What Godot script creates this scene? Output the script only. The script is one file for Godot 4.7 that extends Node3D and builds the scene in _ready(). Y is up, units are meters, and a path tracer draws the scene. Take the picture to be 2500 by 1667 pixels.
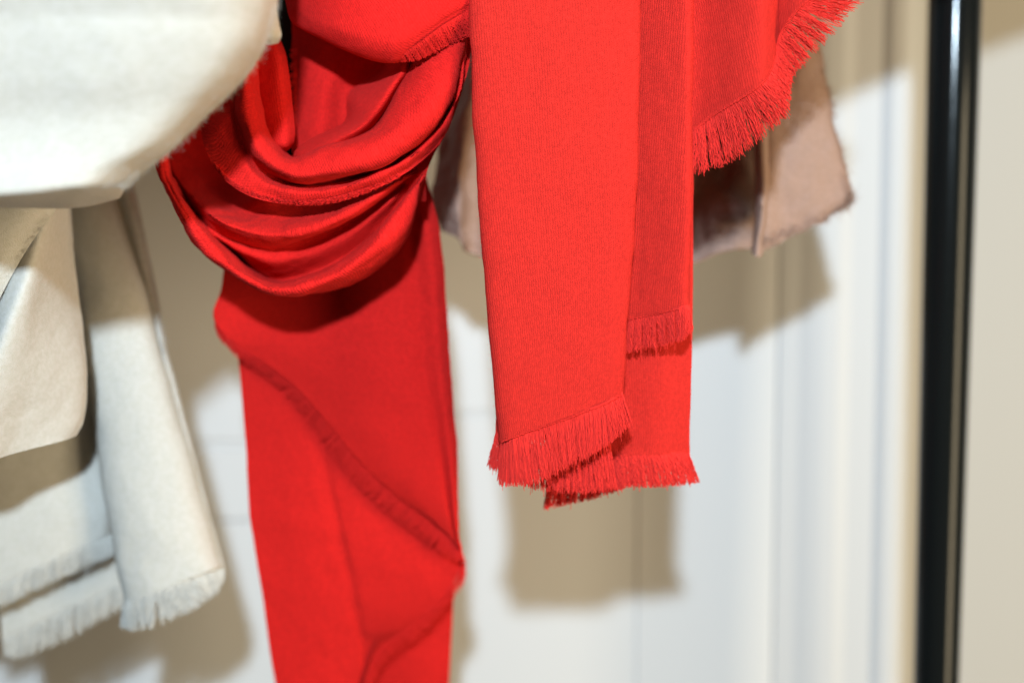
extends Node3D
# Scarves and shawls hung for sale before a white panelled wall, lit by the shop's warm lamps and by a flash held above the lens.
# Lengths in centimetres where a helper says so, else metres. A place is written "across,down,away": across and down in a drafting
# grid of 2500 x 1667 squares seen from the camera, away in centimetres from the camera's plane.

const GRID := 3472.0
const EYE := Vector3(0.0, 1.3, 0.0)
const PITCH := 5.0

var fwd := Vector3(0, -sin(deg_to_rad(PITCH)), -cos(deg_to_rad(PITCH)))
var up := Vector3(0, cos(deg_to_rad(PITCH)), -sin(deg_to_rad(PITCH)))
var rng := RandomNumberGenerator.new()
var waver := FastNoiseLite.new()
var mats := {}


func _ready() -> void:
	rng.seed = 7
	waver.seed = 3
	waver.frequency = 0.16
	waver.fractal_octaves = 4
	# ---- camera
	var cam := Camera3D.new()
	cam.name = "camera"
	cam.near = 0.02
	cam.far = 50.0
	add_child(cam)
	cam.position = EYE
	cam.rotation_degrees = Vector3(-PITCH, 0, 0)
	var lens := CameraAttributesPhysical.new()
	lens.frustum_focal_length = 50.0
	lens.exposure_aperture = 2.2
	lens.frustum_focus_distance = 0.835
	cam.attributes = lens
	cam.fov = rad_to_deg(2.0 * atan(833.5 / GRID))
	cam.current = true
	# ---- dim surroundings of the shop, exposure
	var world := WorldEnvironment.new()
	world.name = "surroundings"
	var env := Environment.new()
	env.background_mode = Environment.BG_COLOR
	env.background_color = Color(0.035, 0.028, 0.018).linear_to_srgb()
	env.tonemap_mode = Environment.TONE_MAPPER_LINEAR
	env.tonemap_exposure = 1.0
	env.sdfgi_enabled = true
	env.ssao_enabled = true
	env.ssil_enabled = true
	world.environment = env
	add_child(world)
	# ---- the flash, held above and behind the lens
	var flash := OmniLight3D.new()
	flash.name = "flash"
	flash.light_color = Color(0.685, 0.86, 1.0).linear_to_srgb()
	flash.light_energy = 3.75
	flash.light_size = 0.034
	flash.omni_range = 8.0
	flash.omni_attenuation = 2.0
	flash.shadow_enabled = true
	add_child(flash)
	flash.position = EYE + Vector3(-0.026, 0.448, 0.5)
	# ---- the shop's warm lamps: a wide soft source overhead and a lit bay at the right
	shop_light("ceiling_lamps", Vector2(1.6, 1.2), Color(1.0, 0.70, 0.34), 1.0, Vector3(0.4, 2.75, 0.4), Vector3(0.0, 1.2, -1.1))
	shop_light("side_lamps", Vector2(0.7, 1.3), Color(1.0, 0.82, 0.53), 4.9, Vector3(1.6, 1.0, 0.35), Vector3(0.0, 1.1, -1.2))

	make_materials()
	wall()
	pole()
	taupe_shawl()
	cream_shawl()
	red_scarf()
	red_shawl()


func shop_light(called: String, size: Vector2, tint: Color, energy: float, from: Vector3, towards: Vector3) -> void:
	var l := AreaLight3D.new()
	l.name = called
	l.area_size = size
	l.light_color = tint.linear_to_srgb()
	l.light_energy = energy
	l.area_range = 8.0
	l.shadow_enabled = true
	add_child(l)
	l.look_at_from_position(from, towards, Vector3.UP)


# ------------------------------------------------------------------ places and rows

func at(u: float, v: float, z: float) -> Vector3:
	var d := Vector3((u - 1250.0) / GRID, 0, 0) + up * ((833.5 - v) / GRID) + fwd
	return EYE + d * (z * 0.01 / -d.z)


func row(text: String, nearer := 0.0) -> PackedVector3Array:
	var out := PackedVector3Array()
	for p in text.split(" ", false):
		var n := p.split_floats(",")
		out.append(at(n[0], n[1], n[2] - nearer))
	return out


func rows(lines: Array, nearer := 0.0) -> Array:
	var out := []
	for l in lines:
		out.append(row(l, nearer))
	return out


# A hanging strip: its two side lines as "across,down" and, per column, how far across (0 to 1) and how far away (cm).
func band(left: String, right: String, cols: Array, z := 0.0) -> Array:
	var a := left.split(" ", false)
	var b := right.split(" ", false)
	var out := []
	for k in a.size():
		var p := a[k].split_floats(",")
		var q := b[k].split_floats(",")
		var r := PackedVector3Array()
		for c in cols:
			r.append(at(lerpf(p[0], q[0], c[0]), lerpf(p[1], q[1], c[0]), z + c[1] + (p[2] if p.size() > 2 else 0.0)))
		out.append(r)
	return out


func resample(p: PackedVector3Array, n: int) -> PackedVector3Array:
	var out := PackedVector3Array()
	var last := p.size() - 1
	for i in n + 1:
		var s := float(i) / n * last
		var k := mini(int(s), last - 1)
		var a := p[k]
		var b := p[k + 1]
		var before := p[k - 1] if k > 0 else a * 2.0 - b
		var after := p[k + 2] if k + 2 <= last else b * 2.0 - a
		out.append(a.cubic_interpolate(b, before, after, s - k))
	return out


# ------------------------------------------------------------------ cloth

# A piece of cloth through rows of points: real thickness (cm), slow waver (cm), its own weave direction (degrees).
func cloth(lines: Array, nu: int, nv: int, thick := 0.12, sway := 0.06, turn := 0.0) -> Dictionary:
	var across := []
	for r in lines:
		across.append(resample(r, nu))
	var P := PackedVector3Array()
	P.resize((nu + 1) * (nv + 1))
	for i in nu + 1:
		var col := PackedVector3Array()
		for r in across:
			col.append(r[i])
		var fine := resample(col, nv)
		for j in nv + 1:
			P[j * (nu + 1) + i] = fine[j]
	var N := normals(P, nu, nv)
	for k in P.size():
		var q := P[k] * 100.0
		P[k] += N[k] * 0.01 * sway * (waver.get_noise_3dv(q) * 2.0 + 0.5 * waver.get_noise_3dv(q * 3.1))
	N = normals(P, nu, nv)
	# lengths along the cloth, for the weave
	var su := PackedFloat32Array()
	var sv := PackedFloat32Array()
	su.resize(nu + 1)
	sv.resize(nv + 1)
	var jm := nv / 2
	var im := nu / 2
	for i in range(1, nu + 1):
		su[i] = su[i - 1] + P[jm * (nu + 1) + i].distance_to(P[jm * (nu + 1) + i - 1])
	for j in range(1, nv + 1):
		sv[j] = sv[j - 1] + P[j * (nu + 1) + im].distance_to(P[(j - 1) * (nu + 1) + im])
	var ca := cos(deg_to_rad(turn))
	var sa := sin(deg_to_rad(turn))
	var V := PackedVector3Array()
	var M := PackedVector3Array()
	var T := PackedVector2Array()
	var I := PackedInt32Array()
	var half := thick * 0.005
	var w := nu + 1
	for side in [1.0, -1.0]:
		var base := V.size()
		for j in nv + 1:
			for i in w:
				var k := j * w + i
				V.append(P[k] + N[k] * half * side)
				M.append(N[k] * side)
				T.append(Vector2(su[i] * ca - sv[j] * sa, su[i] * sa + sv[j] * ca) * 100.0)
		for j in nv:
			for i in nu:
				var a := base + j * w + i
				if side > 0:
					I.append_array([a, a + w, a + 1, a + 1, a + w, a + w + 1])
				else:
					I.append_array([a, a + 1, a + w, a + 1, a + w + 1, a + w])
	# the four cut edges
	var rim := PackedInt32Array()
	for i in w:
		rim.append(i)
	for j in range(1, nv + 1):
		rim.append(j * w + nu)
	for i in range(nu - 1, -1, -1):
		rim.append(nv * w + i)
	for j in range(nv - 1, 0, -1):
		rim.append(j * w)
	var mid := P[jm * w + im]
	var from := V.size()
	for n in rim.size():
		var k := rim[n]
		var along := P[rim[(n + 1) % rim.size()]] - P[rim[n - 1]]
		var out := along.cross(N[k]).normalized()
		for s in [1.0, -1.0]:
			V.append(P[k] + N[k] * half * s)
			M.append(out)
			T.append(T[k])
	for n in rim.size():
		var a := from + n * 2
		var b := from + ((n + 1) % rim.size()) * 2
		# side normal points away from the cloth's middle
		if M[a].dot(V[a] - mid) < 0.0:
			M[a] = -M[a]
			M[a + 1] = -M[a + 1]
		if (V[a + 1] - V[a]).cross(V[b] - V[a]).dot(M[a]) < 0.0:
			I.append_array([a, a + 1, b, b, a + 1, b + 1])
		else:
			I.append_array([a, b, a + 1, b, b + 1, a + 1])
	return {"V": V, "N": M, "T": T, "I": I, "P": P, "M": N, "nu": nu, "nv": nv}


func normals(P: PackedVector3Array, nu: int, nv: int) -> PackedVector3Array:
	var N := PackedVector3Array()
	N.resize(P.size())
	var w := nu + 1
	for j in nv + 1:
		for i in w:
			var du := P[j * w + mini(i + 1, nu)] - P[j * w + maxi(i - 1, 0)]
			var dv := P[mini(j + 1, nv) * w + i] - P[maxi(j - 1, 0) * w + i]
			N[j * w + i] = du.cross(dv).normalized()
	return N


func mesh_of(g: Dictionary) -> ArrayMesh:
	var a := []
	a.resize(Mesh.ARRAY_MAX)
	a[Mesh.ARRAY_VERTEX] = g.V
	a[Mesh.ARRAY_NORMAL] = g.N
	a[Mesh.ARRAY_INDEX] = g.I
	if g.has("T"):
		a[Mesh.ARRAY_TEX_UV] = g.T
	if g.has("C"):
		a[Mesh.ARRAY_COLOR] = g.C
	var m := ArrayMesh.new()
	m.add_surface_from_arrays(Mesh.PRIMITIVE_TRIANGLES, a)
	if g.has("T"):
		var st := SurfaceTool.new()
		st.create_from(m, 0)
		st.generate_tangents()
		m = st.commit()
	return m


func part(called: String, g: Dictionary, material: Material, parent: Node3D, stuff := false) -> MeshInstance3D:
	var o := MeshInstance3D.new()
	o.name = numbered(called, parent)
	o.mesh = mesh_of(g)
	o.material_override = material
	if stuff:
		o.set_meta("kind", "stuff")
	parent.add_child(o, true)
	return o


func numbered(called: String, parent: Node3D) -> String:
	var n := called
	var k := 0
	while parent.has_node(n):
		k += 1
		n = "%s_%03d" % [called, k]
	return n


func thing(called: String, label: String, category: String) -> Node3D:
	var o := Node3D.new()
	o.name = called
	add_child(o, true)
	o.set_meta("label", label)
	o.set_meta("category", category)
	return o


# ------------------------------------------------------------------ threads

func threads() -> Dictionary:
	return {"V": PackedVector3Array(), "N": PackedVector3Array(), "C": PackedColorArray(), "I": PackedInt32Array()}


func thread(g: Dictionary, p: PackedVector3Array, r0: float, r1: float, tint: Color, sides := 3) -> void:
	var base: int = g.V.size()
	var n := p.size()
	for i in n:
		var t := (p[mini(i + 1, n - 1)] - p[maxi(i - 1, 0)]).normalized()
		var a := t.cross(Vector3(0.31, 0.17, 0.93)).normalized()
		var b := t.cross(a)
		var r := lerpf(r0, r1, float(i) / (n - 1))
		for s in sides:
			var f := TAU * s / sides
			var d := a * cos(f) + b * sin(f)
			g.V.append(p[i] + d * r)
			g.N.append(d)
			g.C.append(tint)
	for i in n - 1:
		for s in sides:
			var a := base + i * sides + s
			var b := base + i * sides + (s + 1) % sides
			g.I.append_array([a, a + sides, b, b, a + sides, b + sides])


# A fringe: strands from a stitched line to a line of tips, crimped, gathered into locks.
func fringe(g: Dictionary, root: String, tips: String, n: int, o := {}) -> void:
	var A := resample(row(root, o.get("nearer", 0.0)), 200)
	var B := resample(row(tips, o.get("nearer", 0.0)), 200)
	var r: float = o.get("r", 0.022) * 0.01
	var crimp: float = o.get("crimp", 0.045) * 0.01
	var gather: float = o.get("gather", 0.55)
	var lock: float = o.get("lock", 0.035)
	var loose: float = o.get("loose", 0.04)
	var deep: float = o.get("deep", 0.16) * 0.01
	var locks := PackedFloat32Array([0.0])
	while locks[-1] < 1.0:
		locks.append(locks[-1] + lock * rng.randf_range(0.45, 1.6))
	n = int(n * 2.3)
	for k in n:
		var t := clampf((k + rng.randf_range(-0.5, 0.5)) / (n - 1), 0.0, 1.0)
		var near := 0
		for m in locks.size():
			if absf(locks[m] - t) < absf(locks[near] - t):
				near = m
		var tt := clampf(lerpf(t, locks[near], gather * rng.randf_range(0.5, 1.0)) + rng.randf_range(-1, 1) * loose * 0.25, 0.0, 1.0)
		var a := A[int(t * 200)]
		var b := B[int(tt * 200)]
		a += (a - b).normalized() * 0.0016 + Vector3(0, 0, 0.0002)
		var long := rng.randf_range(0.87 - o.get("rag", 0.0), 1.03 + 0.4 * o.get("rag", 0.0)) if rng.randf() > 0.02 else rng.randf_range(1.04, 1.15)
		b = a + (b - a) * long
		var far := rng.randf_range(-1.0, 1.0) * deep
		var side := (b - a).cross(Vector3(0, 0, 1)).normalized()
		var wave := rng.randf_range(0.5, 1.3) * crimp
		var phase := rng.randf() * TAU
		var pace := a.distance_to(b) / 0.0024 * TAU * rng.randf_range(0.8, 1.2)
		var bow := rng.randf_range(-1, 1) * 0.05 * a.distance_to(b)
		var p := PackedVector3Array()
		var steps: int = o.get("steps", 12)
		for i in steps + 1:
			var f := float(i) / steps
			var q := a.lerp(b, f)
			q += side * (sin(f * pace + phase) * wave * minf(1.0, f * 4.0) + bow * f * f)
			q += Vector3(0, 0, 1) * (far * minf(1.0, f * 2.5) + cos(f * pace + phase) * wave * 0.7)
			p.append(q)
		var tone := rng.randf_range(0.86, 1.06)
		thread(g, p, r, r * 0.75, Color(tone, tone, tone))


# Small stitches along the line where the fringe begins.
func stitches(g: Dictionary, line: String, n: int, size := 0.11) -> void:
	var A := resample(row(line), n)
	for k in n:
		var a := A[k].lerp(A[k + 1], 0.1) + Vector3(0, rng.randf_range(-0.3, 0.3) * 0.001, 0.0009)
		var b := A[k].lerp(A[k + 1], 0.85) + Vector3(0, rng.randf_range(-0.5, 0.5) * size * 0.01, 0.0009)
		var m := (a + b) * 0.5 + Vector3(0, 0, 0.0004)
		var tone := rng.randf_range(0.9, 1.1)
		thread(g, PackedVector3Array([a, m, b]), 0.00020, 0.00020, Color(tone, tone, tone), 4)


# Short loose fibres standing off a cloth: between two fractions of its width and height.
func fuzz(g: Dictionary, c: Dictionary, n: int, long: float, from := Vector2.ZERO, to := Vector2.ONE, r := 0.0045) -> void:
	for k in n:
		var i := int(lerpf(from.x, to.x, rng.randf()) * c.nu)
		var j := int(lerpf(from.y, to.y, rng.randf()) * c.nv)
		var at_: int = j * (c.nu + 1) + i
		var p: Vector3 = c.P[at_]
		var i2: int = mini(i + 1, c.nu)
		p = p.lerp(c.P[j * (c.nu + 1) + i2], rng.randf()).lerp(c.P[mini(j + 1, c.nv) * (c.nu + 1) + i], rng.randf() * 0.7)
		var nrm: Vector3 = c.M[at_]
		if nrm.dot(EYE - p) < 0.0:
			nrm = -nrm
		var d := (nrm * rng.randf_range(0.2, 0.9) + Vector3(rng.randfn(), rng.randfn(), rng.randfn()) * 0.6).normalized()
		var l := long * 0.01 * rng.randf_range(0.3, 1.2)
		var bend := Vector3(rng.randfn(), rng.randfn() - 0.3, rng.randfn()) * l * 0.35
		var tone := rng.randf_range(0.9, 1.1)
		thread(g, PackedVector3Array([p, p + d * l * 0.5 + bend * 0.3, p + d * l + bend]), r * 0.01, r * 0.006, Color(tone, tone, tone))


# ------------------------------------------------------------------ materials

func lin(r: float, g: float, b: float) -> Color:
	return Color(r, g, b).linear_to_srgb()


func make_materials() -> void:
	var speck := FastNoiseLite.new()
	speck.seed = 11
	speck.frequency = 0.12
	speck.fractal_octaves = 4
	var soft := FastNoiseLite.new()
	soft.seed = 5
	soft.frequency = 0.025
	soft.fractal_octaves = 4
	var fine: Image = speck.get_seamless_image(512, 512)
	var slow: Image = soft.get_seamless_image(512, 512)
	var knit := Image.create_empty(512, 512, false, Image.FORMAT_RGB8)
	var felt := Image.create_empty(512, 512, false, Image.FORMAT_RGB8)
	var yarn := Image.create_empty(512, 512, false, Image.FORMAT_RGB8)
	var wool := Image.create_empty(512, 512, false, Image.FORMAT_RGB8)
	for y in 512:
		for x in 512:
			var f := fine.get_pixel(x, y).r
			var s := slow.get_pixel(x, y).r
			var f2 := fine.get_pixel((x * 3) % 512, y).r
			# fine twill: ribs that climb, each a string of slanting stitches
			var xs := x + (s - 0.5) * 10.0
			var ys := y + (f2 - 0.5) * 7.0
			var rib := absf(sin(PI * (xs / 16.0)))
			var loop := 0.5 + 0.5 * sin(TAU * (ys / 16.0 + xs / 32.0))
			var h := 0.62 * sqrt(rib) * (0.55 + 0.45 * loop) + 0.38 * f
			knit.set_pixel(x, y, Color(h, h, h))
			var w := 0.6 * f + 0.3 * f2 + 0.1 * s
			felt.set_pixel(x, y, Color(w, w, w))
			# dye takes a little unevenly from yarn to yarn
			var tone := 0.90 + 0.16 * (f - 0.5) + 0.10 * (f2 - 0.5) + 0.10 * (s - 0.5)
			yarn.set_pixel(x, y, Color(tone, tone * (0.92 + 0.16 * f2), tone * (0.92 + 0.16 * f2)))
			var cr := 0.955 + 0.06 * (s - 0.5) + 0.07 * (f - 0.5)
			wool.set_pixel(x, y, Color(cr, cr, cr * (0.985 + 0.03 * s)))
	var t_knit := ImageTexture.create_from_image(knit)
	var t_felt := ImageTexture.create_from_image(felt)
	var t_yarn := ImageTexture.create_from_image(yarn)
	var t_wool := ImageTexture.create_from_image(wool)

	mats.red = fabric(lin(0.665, 0.029, 0.022), t_yarn, t_knit, 0.07, 0.215)
	mats.red_soft = fabric(lin(0.75, 0.0185, 0.0165), t_yarn, t_knit, 0.07, 0.20)
	mats.red_yarn = strand(lin(0.70, 0.030, 0.024))
	mats.scarf_yarn = strand(lin(0.76, 0.0195, 0.0175))
	mats.cream = fabric(lin(0.56, 0.538, 0.492), t_wool, t_felt, 0.045, 0.16)
	mats.cream_yarn = strand(lin(0.62, 0.596, 0.55))
	mats.taupe = fabric(lin(0.34, 0.222, 0.176), t_wool, t_felt, 0.045, 0.16)
	mats.taupe_yarn = strand(lin(0.34, 0.222, 0.176))

	var black := StandardMaterial3D.new()
	black.resource_name = "black enamel"
	black.albedo_color = lin(0.006, 0.007, 0.007)
	black.roughness = 0.28
	black.roughness_texture = t_felt
	black.uv1_scale = Vector3(2, 24, 1)
	black.metallic_specular = 0.28
	mats.black = black
	mats.white = paint("white paint", lin(0.585, 0.59, 0.60), 0.5)
	mats.shade_toned = paint("white trim", lin(0.50, 0.51, 0.53), 0.5)  # panel white, greyed in its colour to dim over-bright side light on the moulding
	mats.plain = paint("wall paint", lin(0.385, 0.372, 0.35), 0.7)


func fabric(c: Color, tone: Texture2D, relief: Texture2D, high: float, per_cm: float) -> StandardMaterial3D:
	var m := StandardMaterial3D.new()
	m.albedo_color = c
	m.albedo_texture = tone
	m.roughness = 1.0
	m.metallic_specular = 0.15
	m.heightmap_enabled = true
	m.heightmap_texture = relief
	m.heightmap_scale = high
	m.rim_enabled = true
	m.rim = 0.10
	m.rim_tint = 0.6
	m.uv1_scale = Vector3(per_cm, per_cm, 1)
	return m


func strand(c: Color) -> StandardMaterial3D:
	var m := StandardMaterial3D.new()
	m.albedo_color = c
	m.vertex_color_use_as_albedo = true
	m.roughness = 0.85
	m.metallic_specular = 0.25
	m.rim_enabled = true
	m.rim = 0.1
	m.rim_tint = 0.6
	m.backlight_enabled = true
	m.backlight = Color(0.2, 0.2, 0.2)
	return m


func paint(called: String, c: Color, rough: float) -> StandardMaterial3D:
	var m := StandardMaterial3D.new()
	m.resource_name = called
	m.albedo_color = c
	m.roughness = rough
	m.metallic_specular = 0.4
	return m


# ------------------------------------------------------------------ wall and pole

# A board with eased edges: x and y ranges and the distance of its face, in metres.
func board(x0: float, x1: float, y0: float, y1: float, z: float, deep: float, ease := 0.003) -> Dictionary:
	var g := {"V": PackedVector3Array(), "N": PackedVector3Array(), "I": PackedInt32Array()}
	var ring := func(e: float, dz: float) -> Array:
		return [Vector3(x0 + e, y0 + e, -z - dz), Vector3(x1 - e, y0 + e, -z - dz), Vector3(x1 - e, y1 - e, -z - dz), Vector3(x0 + e, y1 - e, -z - dz)]
	var front: Array = ring.call(ease, 0.0)
	var edge: Array = ring.call(0.0, ease)
	var back: Array = ring.call(0.0, deep)
	quad(g, front[0], front[1], front[2], front[3])
	for k in 4:
		var n := (k + 1) % 4
		quad(g, edge[k], edge[n], front[n], front[k])
		quad(g, back[k], back[n], edge[n], edge[k])
	quad(g, back[1], back[0], back[3], back[2])
	return g


func quad(g: Dictionary, a: Vector3, b: Vector3, c: Vector3, d: Vector3) -> void:
	var k: int = g.V.size()
	var n := (b - a).cross(c - a).normalized()
	for p in [a, b, c, d]:
		g.V.append(p)
		g.N.append(n)
	g.I.append_array([k, k + 2, k + 1, k, k + 3, k + 2])


func wall() -> void:
	var w := Node3D.new()
	w.name = "wall"
	w.set_meta("kind", "structure")
	add_child(w)
	var x := func(u: float, z: float) -> float: return at(u, 833.5, z).x
	var y := func(v: float, z: float) -> float: return at(1250, v, z).y
	var top := 2.7
	var low := 0.0
	part("wall_face", board(-1.6, x.call(2205, 130), low, top, 1.2735, 0.10), mats.white, w)
	part("side_wall", board(x.call(2206, 130), 1.8, low, top, 1.285, 0.10), mats.plain, w)
	# white panels; shallow joints between them
	part("panel", board(-1.5, x.call(870, 127), y.call(1078, 127), top - 0.01, 1.270, 0.0034, 0.002), mats.white, w)
	part("panel", board(-1.5, x.call(870, 127), y.call(1270, 127), y.call(1090, 127), 1.270, 0.0034, 0.002), mats.white, w)
	part("panel", board(-1.5, x.call(870, 127), low + 0.01, y.call(1272, 127), 1.2695, 0.0034, 0.002), mats.white, w)
	part("panel", board(x.call(874, 127), x.call(1590, 126), y.call(1004, 127), top - 0.01, 1.270, 0.0034, 0.0006), mats.white, w)
	part("panel", board(x.call(874, 127), x.call(1590, 126), low + 0.01, y.call(1014, 127), 1.270, 0.0034, 0.0006), mats.white, w)
	part("panel", board(x.call(1560, 126), x.call(1912, 125), low + 0.01, top - 0.01, 1.2685, 0.0045, 0.0015), mats.white, w)
	# the upright moulding beside them: one profile drawn up the wall
	var prof := [[1902, 126.7], [1950, 126.4], [1985, 125.95], [2012, 125.7], [2045, 125.6], [2078, 125.75], [2140, 125.6], [2168, 125.1], [2195, 125.0], [2225, 125.9], [2245, 128.4]]
	var pts := PackedVector3Array()
	for p in prof:
		pts.append(Vector3(at(p[0], 833.5, p[1]).x, 0, -p[1] * 0.01))
	var g := {"V": PackedVector3Array(), "N": PackedVector3Array(), "I": PackedInt32Array()}
	for k in pts.size() - 1:
		quad(g, pts[k] + Vector3(0, low, 0), pts[k + 1] + Vector3(0, low, 0), pts[k + 1] + Vector3(0, top, 0), pts[k] + Vector3(0, top, 0))
	part("moulding", g, mats.shade_toned, w)


func pole() -> void:
	post("clothes_rack_post", "thick glossy black metal post standing at the right in front of the wall", at(2333, 0, 110), at(2287, 1667, 108.2), 0.0225, 0.0126)
	post("scarf_stand_post", "thin black post behind the knotted red scarf, showing through gaps in its folds", at(700, 0, 100), at(724, 1667, 107), 0.0115, 0.0115)


func post(called: String, label: String, high: Vector3, low: Vector3, r0: float, r1: float) -> void:
	var way := (high - low).normalized()
	var from := high + way * 0.5
	var to := low - way * 0.9
	var t := thing(called, label, "post")
	var c := CylinderMesh.new()
	c.top_radius = r0
	c.bottom_radius = r1
	c.height = from.distance_to(to)
	c.radial_segments = 64
	c.rings = 1
	var o := MeshInstance3D.new()
	o.name = "tube"
	o.mesh = c
	o.material_override = mats.black
	t.add_child(o)
	o.position = (from + to) * 0.5
	o.basis = Basis(Quaternion(Vector3.UP, way))


# ------------------------------------------------------------------ the garments

func taupe_shawl() -> void:
	var t := thing("taupe_shawl", "dull taupe brown shawl hanging behind the red fringed shawl, against the white wall", "shawl")
	var r := cloth(rows([
		"1850,-120,101 1880,-120,100.4 1920,-120,100 1960,-120,100 1985,-120,100.4 1998,-120,101",
		"1858,80,100.6 1880,80,99.8 1910,80,99.4 1955,90,99.4 1985,115,99.8 2003,125,100.5",
		"1860,230,100 1876,240,99 1912,250,98.9 1970,250,98.9 2014,250,99.4 2030,255,100",
		"1864,360,99.6 1878,365,98.4 1915,370,98.4 1980,370,98.4 2036,365,98.9 2054,365,99.6",
		"1862,470,99 1876,475,97.9 1915,480,98.4 1985,470,98.3 2052,462,98.8 2080,460,99.3",
		"1856,550,98.6 1870,548,97.9 1910,540,98.4 1990,515,98.4 2050,498,98.7 2088,486,99.3",
		"1848,622,98.4 1858,616,98 1884,603,98.3 1910,590,98.6 1940,574,98.5 1965,566,98.7 1990,548,98.6 2012,546,98.8 2038,524,98.9 2072,508,99.4"]), 40, 60, 0.2, 0.22)
	var p := part("fold", r, mats.taupe, t)
	var g := threads()
	fuzz(g, r, 1500, 0.5, Vector2(0.86, 0), Vector2(1, 1), 0.012)
	fuzz(g, r, 900, 0.5, Vector2(0, 0.9), Vector2(1, 1), 0.012)
	fuzz(g, r, 500, 0.5, Vector2(0, 0.4), Vector2(0.1, 1), 0.012)
	part("fuzz", g, mats.taupe_yarn, p, true)
	var l := cloth(rows([
		"1160,-150,104 1220,-150,102.5 1300,-150,103 1500,-150,103 1690,-150,103 1770,-150,103.5 1880,-150,104",
		"1140,60,104 1190,60,102 1300,60,103 1500,60,103 1690,60,103 1770,60,104 1880,60,104",
		"1106,240,104 1150,240,101.6 1240,240,103 1500,250,103 1690,250,102.6 1770,260,104.5 1880,260,104.5",
		"1064,420,103.6 1125,420,101.2 1180,430,103.4 1500,440,103 1690,430,102.6 1760,430,104 1880,440,104.2",
		"1060,490,103.6 1122,515,101 1182,530,103.6 1500,560,103 1690,525,102.8 1785,505,100.9 1872,520,102.6",
		"1070,535,103.6 1124,565,101.4 1184,590,103.4 1500,640,102.8 1690,590,102.2 1785,560,101.6 1868,560,102.2",
		"1078,560,103.8 1126,592,101.8 1186,630,103.4 1500,690,102.4 1690,645,100.9 1780,616,100.4 1862,604,101.4"]), 90, 80, 0.2, 0.34)
	part("fold", l, mats.taupe, t)
	var turned := cloth(rows([
		"1842,300,99.6 1852,300,98.6 1866,300,98.4 1874,300,99.2",
		"1846,380,99.4 1856,380,98.2 1868,380,98 1876,380,98.8",
		"1850,455,99.2 1858,450,97.9 1870,452,97.6 1878,460,98.6",
		"1846,500,98.8 1852,492,97.4 1864,498,96.9 1874,505,97.8",
		"1846,535,98.6 1854,535,97.5 1862,538,97.2 1868,540,97.9",
		"1842,580,98.4 1848,585,97.6 1855,588,97.5 1862,586,98",
		"1838,618,98.2 1845,624,97.6 1853,626,97.6 1860,620,98"]), 16, 70, 0.25, 0.12)
	part("turned_hem", turned, mats.taupe, t)


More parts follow.
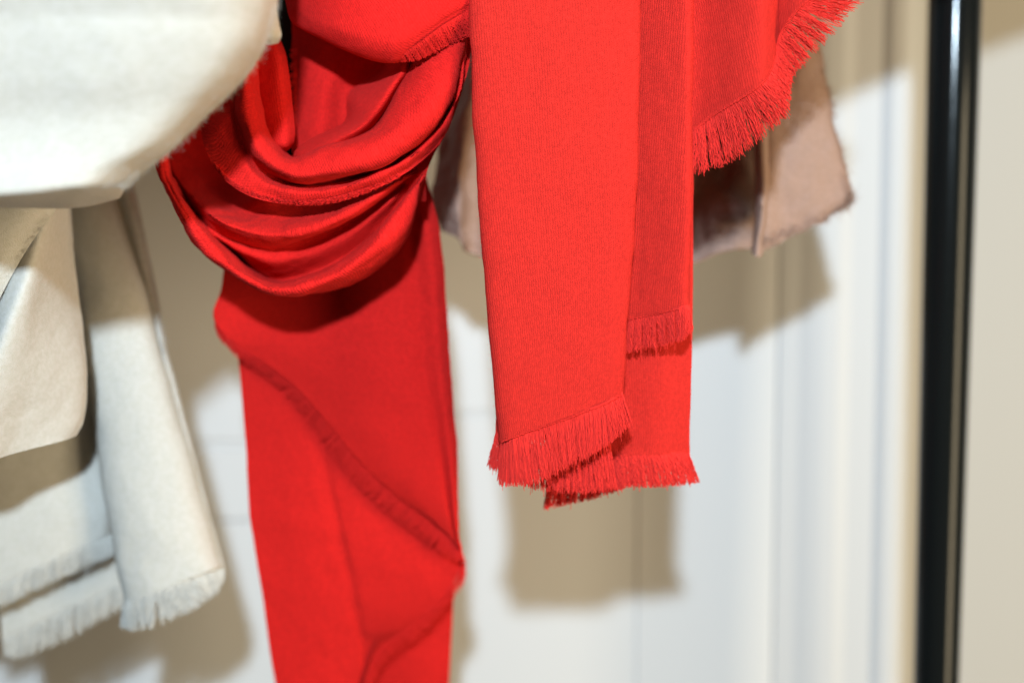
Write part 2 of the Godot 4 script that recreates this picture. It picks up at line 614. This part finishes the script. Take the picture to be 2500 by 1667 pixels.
func cream_shawl() -> void:
	var t := thing("cream_shawl", "cream white wool shawl gathered in a big drape over hanging fringed ends", "shawl")
	# ---- the drape in front
	var d := cloth(rows([
		"-500,-500,76 -200,-500,74.5 100,-500,74 400,-500,74 620,-500,75 710,-500,79 690,-500,82",
		"-500,-120,73.6 -200,-120,71.8 100,-120,71.4 400,-110,71.6 600,-110,73.4 680,-105,78.4 655,-100,82.6",
		"-500,50,74.4 -200,50,72.8 100,50,72.4 385,50,72.6 580,55,74.4 656,60,78.8 632,70,82.4",
		"-500,180,75.4 -200,180,73.9 100,180,73.6 345,172,73.8 525,166,75.2 603,165,79.2 580,177,82.6",
		"-500,290,76.6 -200,290,75.1 80,290,74.8 285,280,74.9 435,272,75.9 503,270,79.3 484,285,82.2",
		"-500,380,77.0 -200,380,75.6 60,380,75.2 225,370,75.3 355,352,76.1 421,350,79.0 402,366,81.8",
		"-500,445,76.8 -200,435,75.5 40,428,75.1 172,418,75.2 272,406,76.0 345,406,78.8 328,424,81.5",
		"-500,480,76.6 -200,474,75.4 0,467,75.0 125,456,75.1 226,446,75.8 304,440,78.6 290,456,81",
		"-500,486,77.2 -200,480,76.0 0,473,75.7 125,462,75.8 226,452,76.4 302,445,78.8 289,458,81",
		"-500,508,79.4 -200,500,78.8 0,492,78.6 120,490,78.6 208,482,78.8 288,468,79.6 278,472,82",
		"-500,516,81.4 -200,506,80.8 0,500,80.4 120,502,80.4 205,497,80.6 279,480,80.9 271,482,82.6",
		"-500,515,84 -200,505,84 0,490,84 120,490,84 200,485,84 265,472,83.6 266,472,84"], 3.2), 90, 130, 0.3, 0.05, 20)
	var dp := part("drape", d, mats.cream, t)
	var g := threads()
	fuzz(g, d, 9000, 0.20, Vector2(0.70, 0.12), Vector2(0.90, 0.72), 0.007)
	fuzz(g, d, 9000, 0.30, Vector2(0.78, 0.12), Vector2(0.87, 0.72), 0.006)
	fuzz(g, d, 5000, 0.22, Vector2(0.2, 0.15), Vector2(0.8, 0.8), 0.005)
	part("fuzz", g, mats.cream_yarn, dp, true)
	var f := cloth(rows([
		"600,-160,82.6 640,-160,82 672,-160,82.4",
		"610,-40,82.4 645,-30,81.6 668,-20,82",
		"620,40,82 650,45,81.2 674,50,81.7",
		"628,80,82 658,82,81.2 682,84,81.7",
		"632,103,82.4 658,103,81.8 675,100,82.2"], 3.2), 16, 30, 0.35, 0.05)
	part("folded_corner", f, mats.cream, t)
	# ---- the sheer fold at far left and the panel under it
	var e := cloth(rows([
		"-300,400,88 -100,400,86.6 60,400,86.4 180,400,88",
		"-300,500,88 -100,500,86.3 50,505,86.2 136,506,87.4",
		"-300,570,88 -130,570,86.2 10,575,86.2 86,575,87.2",
		"-300,640,88 -160,640,86.2 -20,640,86.2 44,640,87.2",
		"-300,760,88 -240,760,86.4 -80,750,86.4 -14,748,87.2"], 3.6), 40, 40, 0.14, 0.05, -30)
	var ep := part("thin_fold", e, mats.cream, t)
	g = threads()
	fuzz(g, e, 700, 0.3, Vector2(0.93, 0.3), Vector2(1, 1), 0.006)
	part("fuzz", g, mats.cream_yarn, ep, true)
	var s := cloth(rows([
		"40,440,94 118,440,91 140,440,92 158,440,95 170,440,98",
		"60,540,90.4 104,545,89.6 134,550,91.4 160,560,95 172,560,98",
		"24,640,89.4 76,652,88.6 120,665,91 166,690,95 184,690,97.5",
		"-8,740,89.4 40,758,88.4 100,785,91 176,800,95 198,800,97",
		"-50,860,89.6 2,868,88.6 90,900,91.4 186,920,95 208,920,96.5",
		"-160,960,93 -60,990,89 60,1010,92 172,1022,95 203,1018,96.5",
		"-220,1080,94 -90,1135,90.5 40,1103,92.6 144,1077,94.5 184,1062,96"], 5.2), 50, 70, 0.16, 0.06, -35)
	part("slanting_panel", s, mats.cream, t)
	# ---- the rolled end
	var cols := [[0.10, 3.0], [0.0, 1.3], [0.05, 0.35], [0.25, -0.25], [0.55, -0.45], [0.82, -0.1], [0.96, 0.7], [1.0, 1.8], [0.9, 3.4]]
	var roll := cloth(band("132,400,2 149,506,1.6 161,625,1.2 186,713,0.9 196,836,0.5 214,941,0.2 234,1040,0 251,1191,-0.3 272,1298,-0.5 289,1400,-0.6 304,1474,-0.7", "262,400 282,485 320,620 352,712 384,836 410,935 440,1040 482,1191 510,1290 526,1350 538,1382", cols, 96.5), 60, 90, 0.2, 0.07)
	var rp := part("rolled_end", roll, mats.cream, t)
	g = threads()
	fringe(g, "300,1470,101.3 306,1472,99.9 360,1450,99.1 404,1434,98.9 442,1418,99 476,1405,99.3 512,1391,99.9 538,1380,101.1", "296,1530,101.3 319,1538,100.1 362,1532,99.3 425,1508,99.1 470,1488,99.2 505,1462,99.5 532,1440,100.1 550,1402,101.1", 260, {"nearer": 3.5, "r": 0.034, "crimp": 0.05, "lock": 0.04, "gather": 0.62, "deep": 0.2, "rag": 0.08})
	part("fringe", g, mats.cream_yarn, rp, true)
	g = threads()
	fuzz(g, roll, 2200, 0.3, Vector2(0.0, 0), Vector2(1.0, 1), 0.007)
	part("fuzz", g, mats.cream_yarn, rp, true)
	var hem := cloth(rows([
		"250,400,103.4 290,400,102.6 310,400,103",
		"290,520,103.4 318,520,102.4 340,520,102.8",
		"325,640,103.2 348,640,102.4 364,640,102.8",
		"352,740,103 372,740,102.4 384,740,102.8",
		"388,880,103 402,880,102.4 410,880,102.8",
		"440,1070,103 454,1070,102.4 461,1070,102.8",
		"495,1280,103 510,1280,102.4 516,1280,102.8",
		"525,1390,103 541,1390,102.4 546,1390,102.8"], 3.5), 10, 80, 0.2, 0.05)
	var hp := part("hem", hem, mats.cream, t)
	g = threads()
	fuzz(g, hem, 900, 0.35, Vector2(0.6, 0), Vector2(1.0, 1), 0.008)
	part("fuzz", g, mats.cream_yarn, hp, true)
	# ---- two straight ends behind
	var b := cloth(rows([
		"-300,880,102 -100,880,101.6 80,880,101.8 200,880,102.2 226,880,103",
		"-300,1120,102 -100,1120,101.4 80,1120,101.4 220,1120,101.9 248,1120,103",
		"-300,1300,102 -100,1290,101.4 80,1260,101.2 240,1230,101.8 266,1220,103",
		"-300,1500,102.4 -100,1462,101.8 80,1384,101.4 230,1318,101.8 276,1300,103"], 3.0), 60, 60, 0.16, 0.06)
	var bp := part("straight_end", b, mats.cream, t)
	g = threads()
	fringe(g, "-100,1460,101.8 0,1424,101.6 55,1397,101.5 106,1371,101.4 170,1342,101.6 230,1318,101.9 276,1300,103", "-100,1515,101.8 0,1478,101.7 42,1460,101.6 106,1431,101.6 170,1402,101.7 240,1372,101.9 284,1352,103", 330, {"nearer": 3.0, "r": 0.034, "crimp": 0.05, "lock": 0.026, "gather": 0.6, "deep": 0.2, "rag": 0.08})
	part("fringe", g, mats.cream_yarn, bp, true)
	var c := cloth(rows([
		"-4,1150,104.8 100,1150,104.4 220,1150,104.4 330,1150,104.8",
		"0,1350,104.8 100,1340,104.4 220,1320,104.4 330,1300,104.8",
		"6,1560,105 100,1512,104.6 215,1458,104.6 330,1400,105"], 3.0), 30, 30, 0.16, 0.08)
	var cp := part("straight_end", c, mats.cream, t)
	g = threads()
	fringe(g, "6,1556,105 60,1530,104.8 150,1490,104.6 250,1440,104.7 330,1400,105", "12,1600,105 48,1603,104.8 150,1566,104.7 250,1510,104.8 335,1462,105", 260, {"nearer": 3.0, "r": 0.034, "crimp": 0.05, "lock": 0.045, "gather": 0.6, "deep": 0.2, "rag": 0.08})
	part("fringe", g, mats.cream_yarn, cp, true)


func red_scarf() -> void:
	var t := thing("knotted_red_scarf", "deep red scarf looped in cowl folds with a long hanging tail, beside the cream shawl", "scarf")
	# ---- the lobe at the top with its fringed edge
	var lobe := cloth(rows([
		"650,-450,86 680,-450,85.5 720,-450,85 780,-450,84 860,-450,83.5 930,-450,83.2 990,-450,83 1060,-450,83 1110,-450,83.2 1180,-450,84",
		"660,-150,87 690,-150,86 730,-140,85 800,-130,83.6 870,-120,83 940,-120,82.8 1000,-130,82.8 1070,-140,83 1115,-150,83.2 1180,-170,84",
		"690,-40,87.5 720,5,86 760,15,84.6 820,30,83.5 885,50,83.0 945,60,82.9 985,60,82.9 1050,35,83.1 1095,10,83.3 1165,-30,83.9",
		"696,-10,87.6 716,32,86.6 748,50,85.2 803,75,84.0 878,104,83.5 937,116,83.3 978,112,83.2 1046,75,83.4 1091,42,83.6 1158,4,84",
		"698,0,88 711,46,87.4 735,68,86.4 790,98,85.4 872,132,84.9 932,147,84.7 972,140,84 1040,95,83.6 1086,62,83.8 1153,20,84.2",
		"705,-5,89 720,36,88.6 748,58,88 803,86,87.4 880,118,86.8 936,134,86 973,142,84.3 1041,97,83.9 1087,64,84.1 1154,22,84.5"]), 90, 80, 0.14, 0.07, 35)
	var p := part("lobe", lobe, mats.red_soft, t)
	var g := threads()
	fringe(g, "955,146,84.0 1000,124,83.6 1040,97,83.4 1086,64,83.6 1120,44,83.8 1156,20,84.0", "962,152,84.6 1015,148,84.4 1062,128,84.4 1105,106,84.6 1140,92,84.8 1168,80,84.8", 230, {"crimp": 0.05, "lock": 0.05})
	part("fringe", g, mats.scarf_yarn, p, true)
	# ---- inside of the loop
	var back := cloth(rows([
		"720,-250,94 800,-250,94 920,-250,94 1060,-250,93",
		"714,-60,93.4 800,-60,92.6 920,-60,92.4 1050,-80,91.5",
		"712,100,92.4 800,105,91 900,100,90.6 1012,90,90",
		"716,200,91.4 790,210,90 852,216,90.8 950,180,89.4",
		"719,300,90.9 780,310,89.6 838,312,90.4 900,290,89.4",
		"722,376,90.6 770,390,89.6 840,372,89.8 900,350,89.4",
		"726,420,90.5 770,460,89.6 840,450,89.8 900,430,89.4"]), 50, 80, 0.14, 0.10, 10)
	p = part("inner_fold", back, mats.red_soft, t)
	g = threads()
	fringe(g, "720,120,91.6 718,200,90.9 720,300,90.4 721,380,90", "708,122,91.6 707,202,90.9 710,302,90.4 712,382,90", 60, {"r": 0.05, "gather": 0.9, "lock": 0.07})
	part("fringe", g, mats.scarf_yarn, p, true)
	var left := cloth(rows([
		"560,-60,91 600,-60,90 630,-60,89.5 645,-60,90.6",
		"590,60,89.6 625,60,88.6 655,62,88.2 670,66,89.4",
		"606,140,88.6 642,140,88 678,140,87.6 697,140,88.8",
		"612,220,88.2 650,225,87.5 686,225,87.2 709,225,88.3",
		"628,300,88 655,310,87.2 692,310,86.9 716,308,88",
		"642,340,88 667,350,87 697,352,86.8 715,345,88",
		"657,372,89 677,374,88 699,366,88 712,354,89"]), 30, 70, 0.14, 0.05, 5)
	part("inner_fold", left, mats.red_soft, t)
	var tongue := cloth(rows([
		"925,20,91 955,20,89 1000,20,88.4 1030,40,91",
		"940,110,90.4 965,110,87.8 1000,108,87 1022,120,91",
		"938,160,90.2 962,165,87.2 994,165,86.4 1010,165,91",
		"905,190,90 935,205,87 965,208,86 983,216,90.6",
		"852,230,90 890,255,87 925,270,85.8 945,278,90",
		"842,298,89.6 856,304,87.5 884,310,85.8 915,320,88.6",
		"770,335,88.6 800,335,86.8 832,338,85.6 862,345,86.6",
		"724,366,88.2 738,375,86.7 762,377,85.7 792,374,86",
		"716,394,88 724,400,86.8 732,404,86.2 752,404,86.2"]), 40, 90, 0.14, 0.05, -40)
	part("inner_fold", tongue, mats.red_soft, t)
	# ---- the upper cowl: rim, undercuts and small folds down to a frayed edge
	var cowl := cloth(rows([
		"630,60,91 640,215,89.5 652,290,89 676,345,88.5 722,384,88 800,345,87.6 905,312,88 968,212,88.6 1010,130,89 1050,30,89.5",
		"612,60,86.6 620,215,85.2 632,293,84.8 658,350,84.6 712,389,84.4 800,356,84.6 915,321,85 984,216,85.6 1024,138,86 1065,30,86.8",
		"598,60,85.4 601,220,84 612,305,83.7 642,370,83.5 714,414,83.4 810,396,83.4 935,345,83.6 1040,255,84 1090,150,84.6 1110,30,85.3",
		"583,60,85.8 580,230,84.3 597,330,84.1 640,399,83.9 722,437,83.8 825,425,83.8 955,384,84.0 1060,297,84.5 1117,190,85 1139,40,85.6",
		"580,60,85.9 573,234,84.7 592,342,84.7 640,414,86.0 726,451,86.8 834,439,86.8 964,394,86.8 1062,313,86.9 1116,206,87.4 1140,50,87.6",
		"564,60,86 556,235,84.7 572,352,84.8 625,429,84.9 722,466,84.8 838,455,84.9 968,404,85.2 1060,332,85.9 1112,240,86.4 1140,70,86.9",
		"526,60,86.8 518,250,85.4 540,390,85.2 602,460,85.0 720,489,85.2 843,475,85.35 975,422,85.8 1051,363,86.5 1098,293,87 1136,125,87.3",
		"478,60,87.4 484,250,86.2 518,398,85.5 596,472,85.2 715,500,85.1 842,486,85.3 976,431,85.9 1048,374,86.6 1092,306,87.1 1134,140,87.5"]), 130, 150, 0.13, 0.14, 8)
	p = part("cowl", cowl, mats.red_soft, t)
	g = threads()
	fringe(g, "528,405,85.3 560,438,85.2 604,464,85.1 655,484,85 715,492,84.9 785,490,85 842,478,85.1 910,456,85.4 976,424,85.8", "533,416,85.5 566,450,85.4 608,476,85.4 658,493,85.3 717,502,85.3 788,500,85.3 847,488,85.4 914,464,85.7 981,431,86", 190, {"crimp": 0.06, "lock": 0.03, "deep": 0.22, "r": 0.022})
	part("fringe", g, mats.scarf_yarn, p, true)
	g = threads()
	fuzz(g, cowl, 5000, 0.16, Vector2(0.05, 0.05), Vector2(0.95, 1.0), 0.004)
	part("fuzz", g, mats.scarf_yarn, p, true)
	var outer := cloth(rows([
		"1050,0,88.8 1105,0,87.8 1160,0,88.4",
		"1045,120,88.8 1100,120,87.8 1149,120,88.3",
		"1035,190,88.6 1085,190,87.8 1136,190,88.3",
		"1010,300,88.6 1060,300,87.9 1100,300,88.4",
		"980,380,88.6 1020,380,87.9 1058,378,88.3",
		"955,430,88.8 1000,430,88.2 1040,428,88.6",
		"950,480,90.4 1000,490,90 1040,490,90.4"]), 24, 60, 0.14, 0.05)
	part("rolled_edge", outer, mats.red_soft, t)
	# ---- the lower cowl: two round rolls with a deep crease between
	var low := cloth(rows([
		"480,150,93 520,300,93 570,390,92.6 610,440,91 640,480,88.4 690,500,88.2 770,498,88.2 850,480,88.2 930,445,88.2 1002,405,88.6",
		"440,200,93 462,345,93 500,425,92 545,485,90.4 605,522,88.6 680,533,87.6 760,523,87.6 840,498,87.7 920,460,87.9 1010,410,88.4",
		"408,230,92 420,390,91.4 455,458,89.8 525,522,86.4 590,552,86.3 670,565,86.3 760,550,86.3 845,515,86.4 925,468,86.8 1018,414,87.6",
		"405,235,92.2 415,397,91.6 450,466,90 514,532,86.5 588,566,86.4 670,579,86.4 764,562,86.4 848,526,86.5 927,478,86.9 1020,416,87.7",
		"402,240,92.4 411,404,92 446,475,91 502,543,89.0 582,590,89.0 669,602,89.0 770,581,88.9 851,542,88.8 931,490,88.7 1022,418,88.8",
		"398,245,92.8 408,410,92.4 440,485,91.4 496,550,89.0 580,606,88.8 668,640,88.7 780,615,88.6 870,565,88.5 945,500,88.5 1026,420,88.8",
		"394,250,93.6 416,404,94.2 434,446,94.6 470,500,94.6 549,599,94.2 660,682,91.8 792,653,89.8 894,587,89.6 965,509,89.4 1028,422,89.2",
		"390,255,88.4 408,408,87.6 427,450,87.3 460,508,87.2 540,608,87.0 655,690,86.9 795,662,86.9 900,592,87 970,512,87.3 1030,424,88",
		"384,260,87.4 398,408,86.6 413,455,86.4 446,514,86.1 525,622,85.8 660,703,85.7 805,677,85.7 908,605,85.9 978,521,86.6 1033,426,87.6",
		"374,265,88 385,408,87.3 398,452,87.1 431,516,86.9 509,632,86.7 665,720,86.6 820,691,86.6 925,626,86.8 990,556,87.2 1038,429,87.9",
		"380,270,91 395,408,91 411,452,91 444,514,91 520,622,91 668,712,90.6 812,707,90 914,656,90 982,590,90 1036,440,90.4"]), 130, 150, 0.14, 0.16, 5)
	part("cowl", low, mats.red_soft, t)
	# ---- the tail: three overlapping layers
	var z := [[0.0, 94.62], [0.12, 94.52], [0.45, 94.3], [0.78, 94.35], [0.88, 94.7], [0.95, 94.3], [1.0, 95.0]]
	var front := cloth(band("560,560 547,650 538,710 524,752 530,790 560,826 620,866 720,940 800,1030 880,1125 960,1200 1040,1262 1102,1314", "1040,430 1066,540 1082,660 1090,760 1094,820 1098,880 1104,955 1110,1040 1115,1110 1117,1190 1118,1250 1120,1305 1127,1346", z), 60, 110, 0.14, 0.09, 10)
	p = part("tail_layer", front, mats.red_soft, t)
	g = threads()
	fringe(g, "524,752,94.66 536,800,94.66 575,838,94.66 620,866,94.66 720,940,94.66 800,1030,94.66 880,1125,94.66 960,1200,94.66 1040,1262,94.66 1102,1314,94.66 1126,1345,94.7", "521,770,94.8 531,818,94.9 562,854,94.95 594,882,94.95 694,958,94.95 778,1060,94.95 855,1162,94.95 933,1237,94.95 1012,1298,94.95 1094,1358,94.9 1136,1370,94.9", 520, {"lock": 0.014, "gather": 0.25, "loose": 0.03, "deep": 0.12, "r": 0.024, "crimp": 0.05, "rag": 0.25})
	part("fringe", g, mats.scarf_yarn, p, true)
	var a := "575,820 590,960 600,1100 608,1250 622,1340 640,1440 656,1570 675,1700 690,1900".split(" ")
	var b := "1080,900 1095,1040 1108,1180 1118,1300 1120,1385 1070,1465 1000,1527 915,1592 880,1700".split(" ")
	var f := [0.34, 0.356, 0.384, 0.42, 0.442, 0.514, 0.65, 0.9, 0.95]
	var lines := []
	for k in a.size():
		var l := a[k].split_floats(",")
		var r := b[k].split_floats(",")
		var line := PackedVector3Array()
		var lean := 0.055 * k * k
		for c in [[0.0, 96.4], [f[k] * 0.5, 95.85], [f[k] - 0.08, 95.75], [f[k], 95.86], [minf(f[k] + 0.07, 0.97), 95.6], [lerpf(f[k], 1.0, 0.6), 95.5], [1.0, 95.7]]:
			line.append(at(lerpf(l[0], r[0], c[0]), lerpf(l[1], r[1], c[0]), c[1] + lean))
		lines.append(line)
	var mid := cloth(lines, 60, 90, 0.14, 0.09, 15)
	p = part("tail_layer", mid, mats.red_soft, t)
	g = threads()
	fringe(g, "1122,1350,96.3 1120,1390,96.6 1070,1467,97.05 1000,1529,97.65 915,1594,98.4 880,1700,99.2", "1136,1372,96.5 1130,1424,96.8 1094,1474,97.2 1030,1545,97.8 938,1618,98.6 900,1710,99.3", 260, {"lock": 0.025, "gather": 0.45, "deep": 0.14, "r": 0.022, "crimp": 0.05, "rag": 0.3})
	part("fringe", g, mats.scarf_yarn, p, true)
	var rear := cloth(rows([
		"760,1200,99 900,1200,98.6 1030,1200,98.6 1108,1200,99",
		"760,1400,100 900,1400,99.6 1030,1400,99.4 1108,1400,99.6",
		"760,1560,101.4 900,1560,101 1020,1560,100.6 1102,1560,100.8",
		"760,1800,103.6 900,1800,103.2 1010,1800,102.8 1088,1800,103"]), 30, 40, 0.14, 0.09)
	part("tail_layer", rear, mats.red_soft, t)


func red_shawl() -> void:
	var t := thing("fringed_red_shawl", "bright red fringed shawl hanging in front in long flat bands with a slanting edge", "shawl")
	# ---- the slanting flap at right
	var edge := "1655,352,85.4 1696,322,85.6 1745,282,84.9 1800,250,83.9 1855,212,83.3 1880,178,83.8 1896,134,84.5 1908,90,84.3 1946,30,83.7 1985,-6,83.5 2041,-74,83.6 2131,-227,84.2 2351,-325,84.4 2602,-424,84.4 2920,-530,84.6"
	var lows := row(edge)
	var tops := row("1655,-1400,85.4 1697,-1400,85.6 1750,-1400,84.9 1800,-1400,83.9 1850,-1400,83.3 1890,-1400,83.6 1920,-1400,83.8 1950,-1400,83.9 1990,-1400,83.8 2030,-1400,83.8 2090,-1400,84 2260,-1400,84.4 2460,-1400,84.6 2700,-1400,84.6 2960,-1400,84.8")
	var lines := []
	for k in [0.0, 0.5, 0.8, 0.94, 1.0]:
		var line := PackedVector3Array()
		for i in lows.size():
			line.append(tops[i].lerp(lows[i], k))
		lines.append(line)
	var flap := cloth(lines, 160, 90, 0.12, 0.06, 12)
	var p := part("slanting_flap", flap, mats.red, t)
	var g := threads()
	fringe(g, "1692,322,85.4 1745,280,84.8 1800,248,83.9 1855,210,83.3 1880,176,83.8 1896,132,84.4 1908,88,84.2 1946,28,83.7 1985,-8,83.5 2041,-76,83.6 2090,-160,83.9", "1690,424,85.4 1772,396,84.9 1836,352,84.1 1912,290,83.5 1928,240,83.9 1936,182,84.6 1966,150,84.4 2034,78,83.8 2098,4,83.6 2140,-30,83.7 2185,-110,83.9", 700, {"lock": 0.03, "gather": 0.72, "rag": 0.1, "crimp": 0.055, "deep": 0.18, "loose": 0.05})
	part("fringe", g, mats.red_yarn, p, true)
	g = threads()
	stitches(g, "1694,320,85.4 1745,279,84.7 1800,247,83.8 1855,209,83.2 1880,175,83.7 1896,131,84.3 1908,87,84.1 1946,27,83.6 1985,-9,83.4", 110)
	part("stitching", g, mats.red_yarn, p, true)
	# ---- the long band in front
	var cols := [[0.05, 1.5], [0.012, 1.1], [0.0, 0.7], [0.02, 0.25], [0.12, -0.05], [0.35, -0.2], [0.6, -0.25], [0.85, -0.1], [0.97, 0.2], [1.0, 0.6], [0.985, 1.0], [0.94, 1.4]]
	var long := cloth(band("1130,-1200 1146,-200 1149,0 1153,200 1163,400 1177,600 1196,810 1211,970 1222,1082", "1580,-1200 1566,-200 1563,0 1561,200 1554,400 1548,580 1532,745 1524,880 1521,964", cols, 83.0), 90, 120, 0.12, 0.07, 3)
	p = part("long_band", long, mats.red, t)
	g = threads()
	fringe(g, "1222,1080,83.5 1250,1070,83.0 1290,1056,82.9 1360,1032,82.8 1430,1006,82.8 1480,986,82.9 1521,962,83.4", "1216,1184,83.7 1258,1186,83.2 1310,1180,83.0 1376,1148,82.9 1436,1116,82.9 1492,1082,83.0 1544,1036,83.4", 380, {"lock": 0.03, "gather": 0.4, "loose": 0.03, "crimp": 0.03})
	part("fringe", g, mats.red_yarn, p, true)
	g = threads()
	stitches(g, "1224,1078,82.9 1290,1054,82.8 1360,1030,82.7 1430,1004,82.7 1480,984,82.8 1519,961,83.0", 46)
	part("stitching", g, mats.red_yarn, p, true)
	g = threads()
	fuzz(g, long, 1400, 0.22, Vector2(0.0, 0.3), Vector2(0.25, 1), 0.004)
	fuzz(g, long, 1400, 0.22, Vector2(0.75, 0.3), Vector2(1.0, 1), 0.004)
	fuzz(g, long, 2600, 0.16, Vector2(0.2, 0.3), Vector2(0.8, 1), 0.0035)
	part("fuzz", g, mats.red_yarn, p, true)
	# ---- the shorter band beside it
	var brief := cloth(band("1470,-1200 1470,-200 1470,0 1470,200 1470,400 1470,600 1470,720 1470,794", "1702,-1200 1694,-200 1691,0 1690,200 1689,400 1690,540 1683,680 1682,748", [[0.0, 2.3], [0.35, 1.6], [0.5, 1.15], [0.66, 0.65], [0.82, 0.2], [0.93, -0.02], [0.98, 0.1], [1.0, 0.5], [0.985, 1.0], [0.93, 1.3]], 84.0), 70, 110, 0.12, 0.07, -4)
	p = part("short_band", brief, mats.red, t)
	g = threads()
	fringe(g, "1500,788,86.1 1540,780,85.6 1578,772,85.1 1616,764,84.6 1650,756,84.1 1674,750,83.95 1684,745,84.4", "1500,864,86.2 1536,862,85.7 1580,852,85.2 1618,846,84.8 1652,836,84.3 1674,826,84.1 1692,800,84.5", 190, {"lock": 0.07, "gather": 0.5, "crimp": 0.04})
	part("fringe", g, mats.red_yarn, p, true)
	g = threads()
	stitches(g, "1530,780,85.6 1578,771,85.0 1616,763,84.5 1650,755,84.0 1682,746,84.2", 22)
	part("stitching", g, mats.red_yarn, p, true)
	# ---- the bands behind
	var behind := cloth(rows([
		"1330,100,88.4 1440,100,87.4 1540,100,87.2 1610,100,87.2 1692,100,88",
		"1330,400,88.4 1440,400,87.4 1540,400,87.2 1610,400,87.1 1693,400,87.8",
		"1330,700,88.4 1440,700,87.4 1540,700,87.2 1610,700,87.0 1691,700,87.6",
		"1330,950,88.6 1440,950,87.8 1540,930,87.2 1610,930,86.9 1687,930,87.4",
		"1332,1100,88.8 1440,1080,88 1540,1060,87.2 1610,1058,86.9 1683,1056,87.4",
		"1336,1168,88.8 1440,1142,88.2 1530,1114,87.2 1605,1110,86.9 1684,1107,87.4"]), 60, 90, 0.12, 0.07, 2)
	p = part("plain_band", behind, mats.red, t)
	g = threads()
	fringe(g, "1336,1168,88.8 1440,1142,88.2 1490,1124,87.6 1530,1114,87.2 1605,1110,86.9 1684,1107,87.4", "1330,1244,88.8 1430,1222,88.3 1500,1200,87.6 1540,1188,87.2 1620,1188,86.9 1708,1178,87.4", 520, {"lock": 0.03, "gather": 0.5, "loose": 0.05, "r": 0.03})
	part("fringe", g, mats.red_yarn, p, true)
	var under := cloth(band("1224,400 1222,700 1220,900 1212,1010 1210,1062", "1480,400 1485,700 1488,900 1490,1010 1492,1092", [[0.0, 0.9], [0.1, 0.3], [0.4, 0.2], [0.8, 0.0], [1.0, 0.3]], 84.8), 50, 60, 0.12, 0.06)
	p = part("plain_band", under, mats.red, t)
	g = threads()
	fringe(g, "1210,1058,85.6 1240,1075,85.1 1300,1090,85 1380,1096,84.9 1440,1094,84.8 1492,1090,85", "1190,1140,85.6 1226,1156,85.2 1300,1192,85 1380,1202,84.9 1450,1202,84.8 1506,1192,85", 330, {"lock": 0.03, "gather": 0.45, "crimp": 0.045})
	part("fringe", g, mats.red_yarn, p, true)
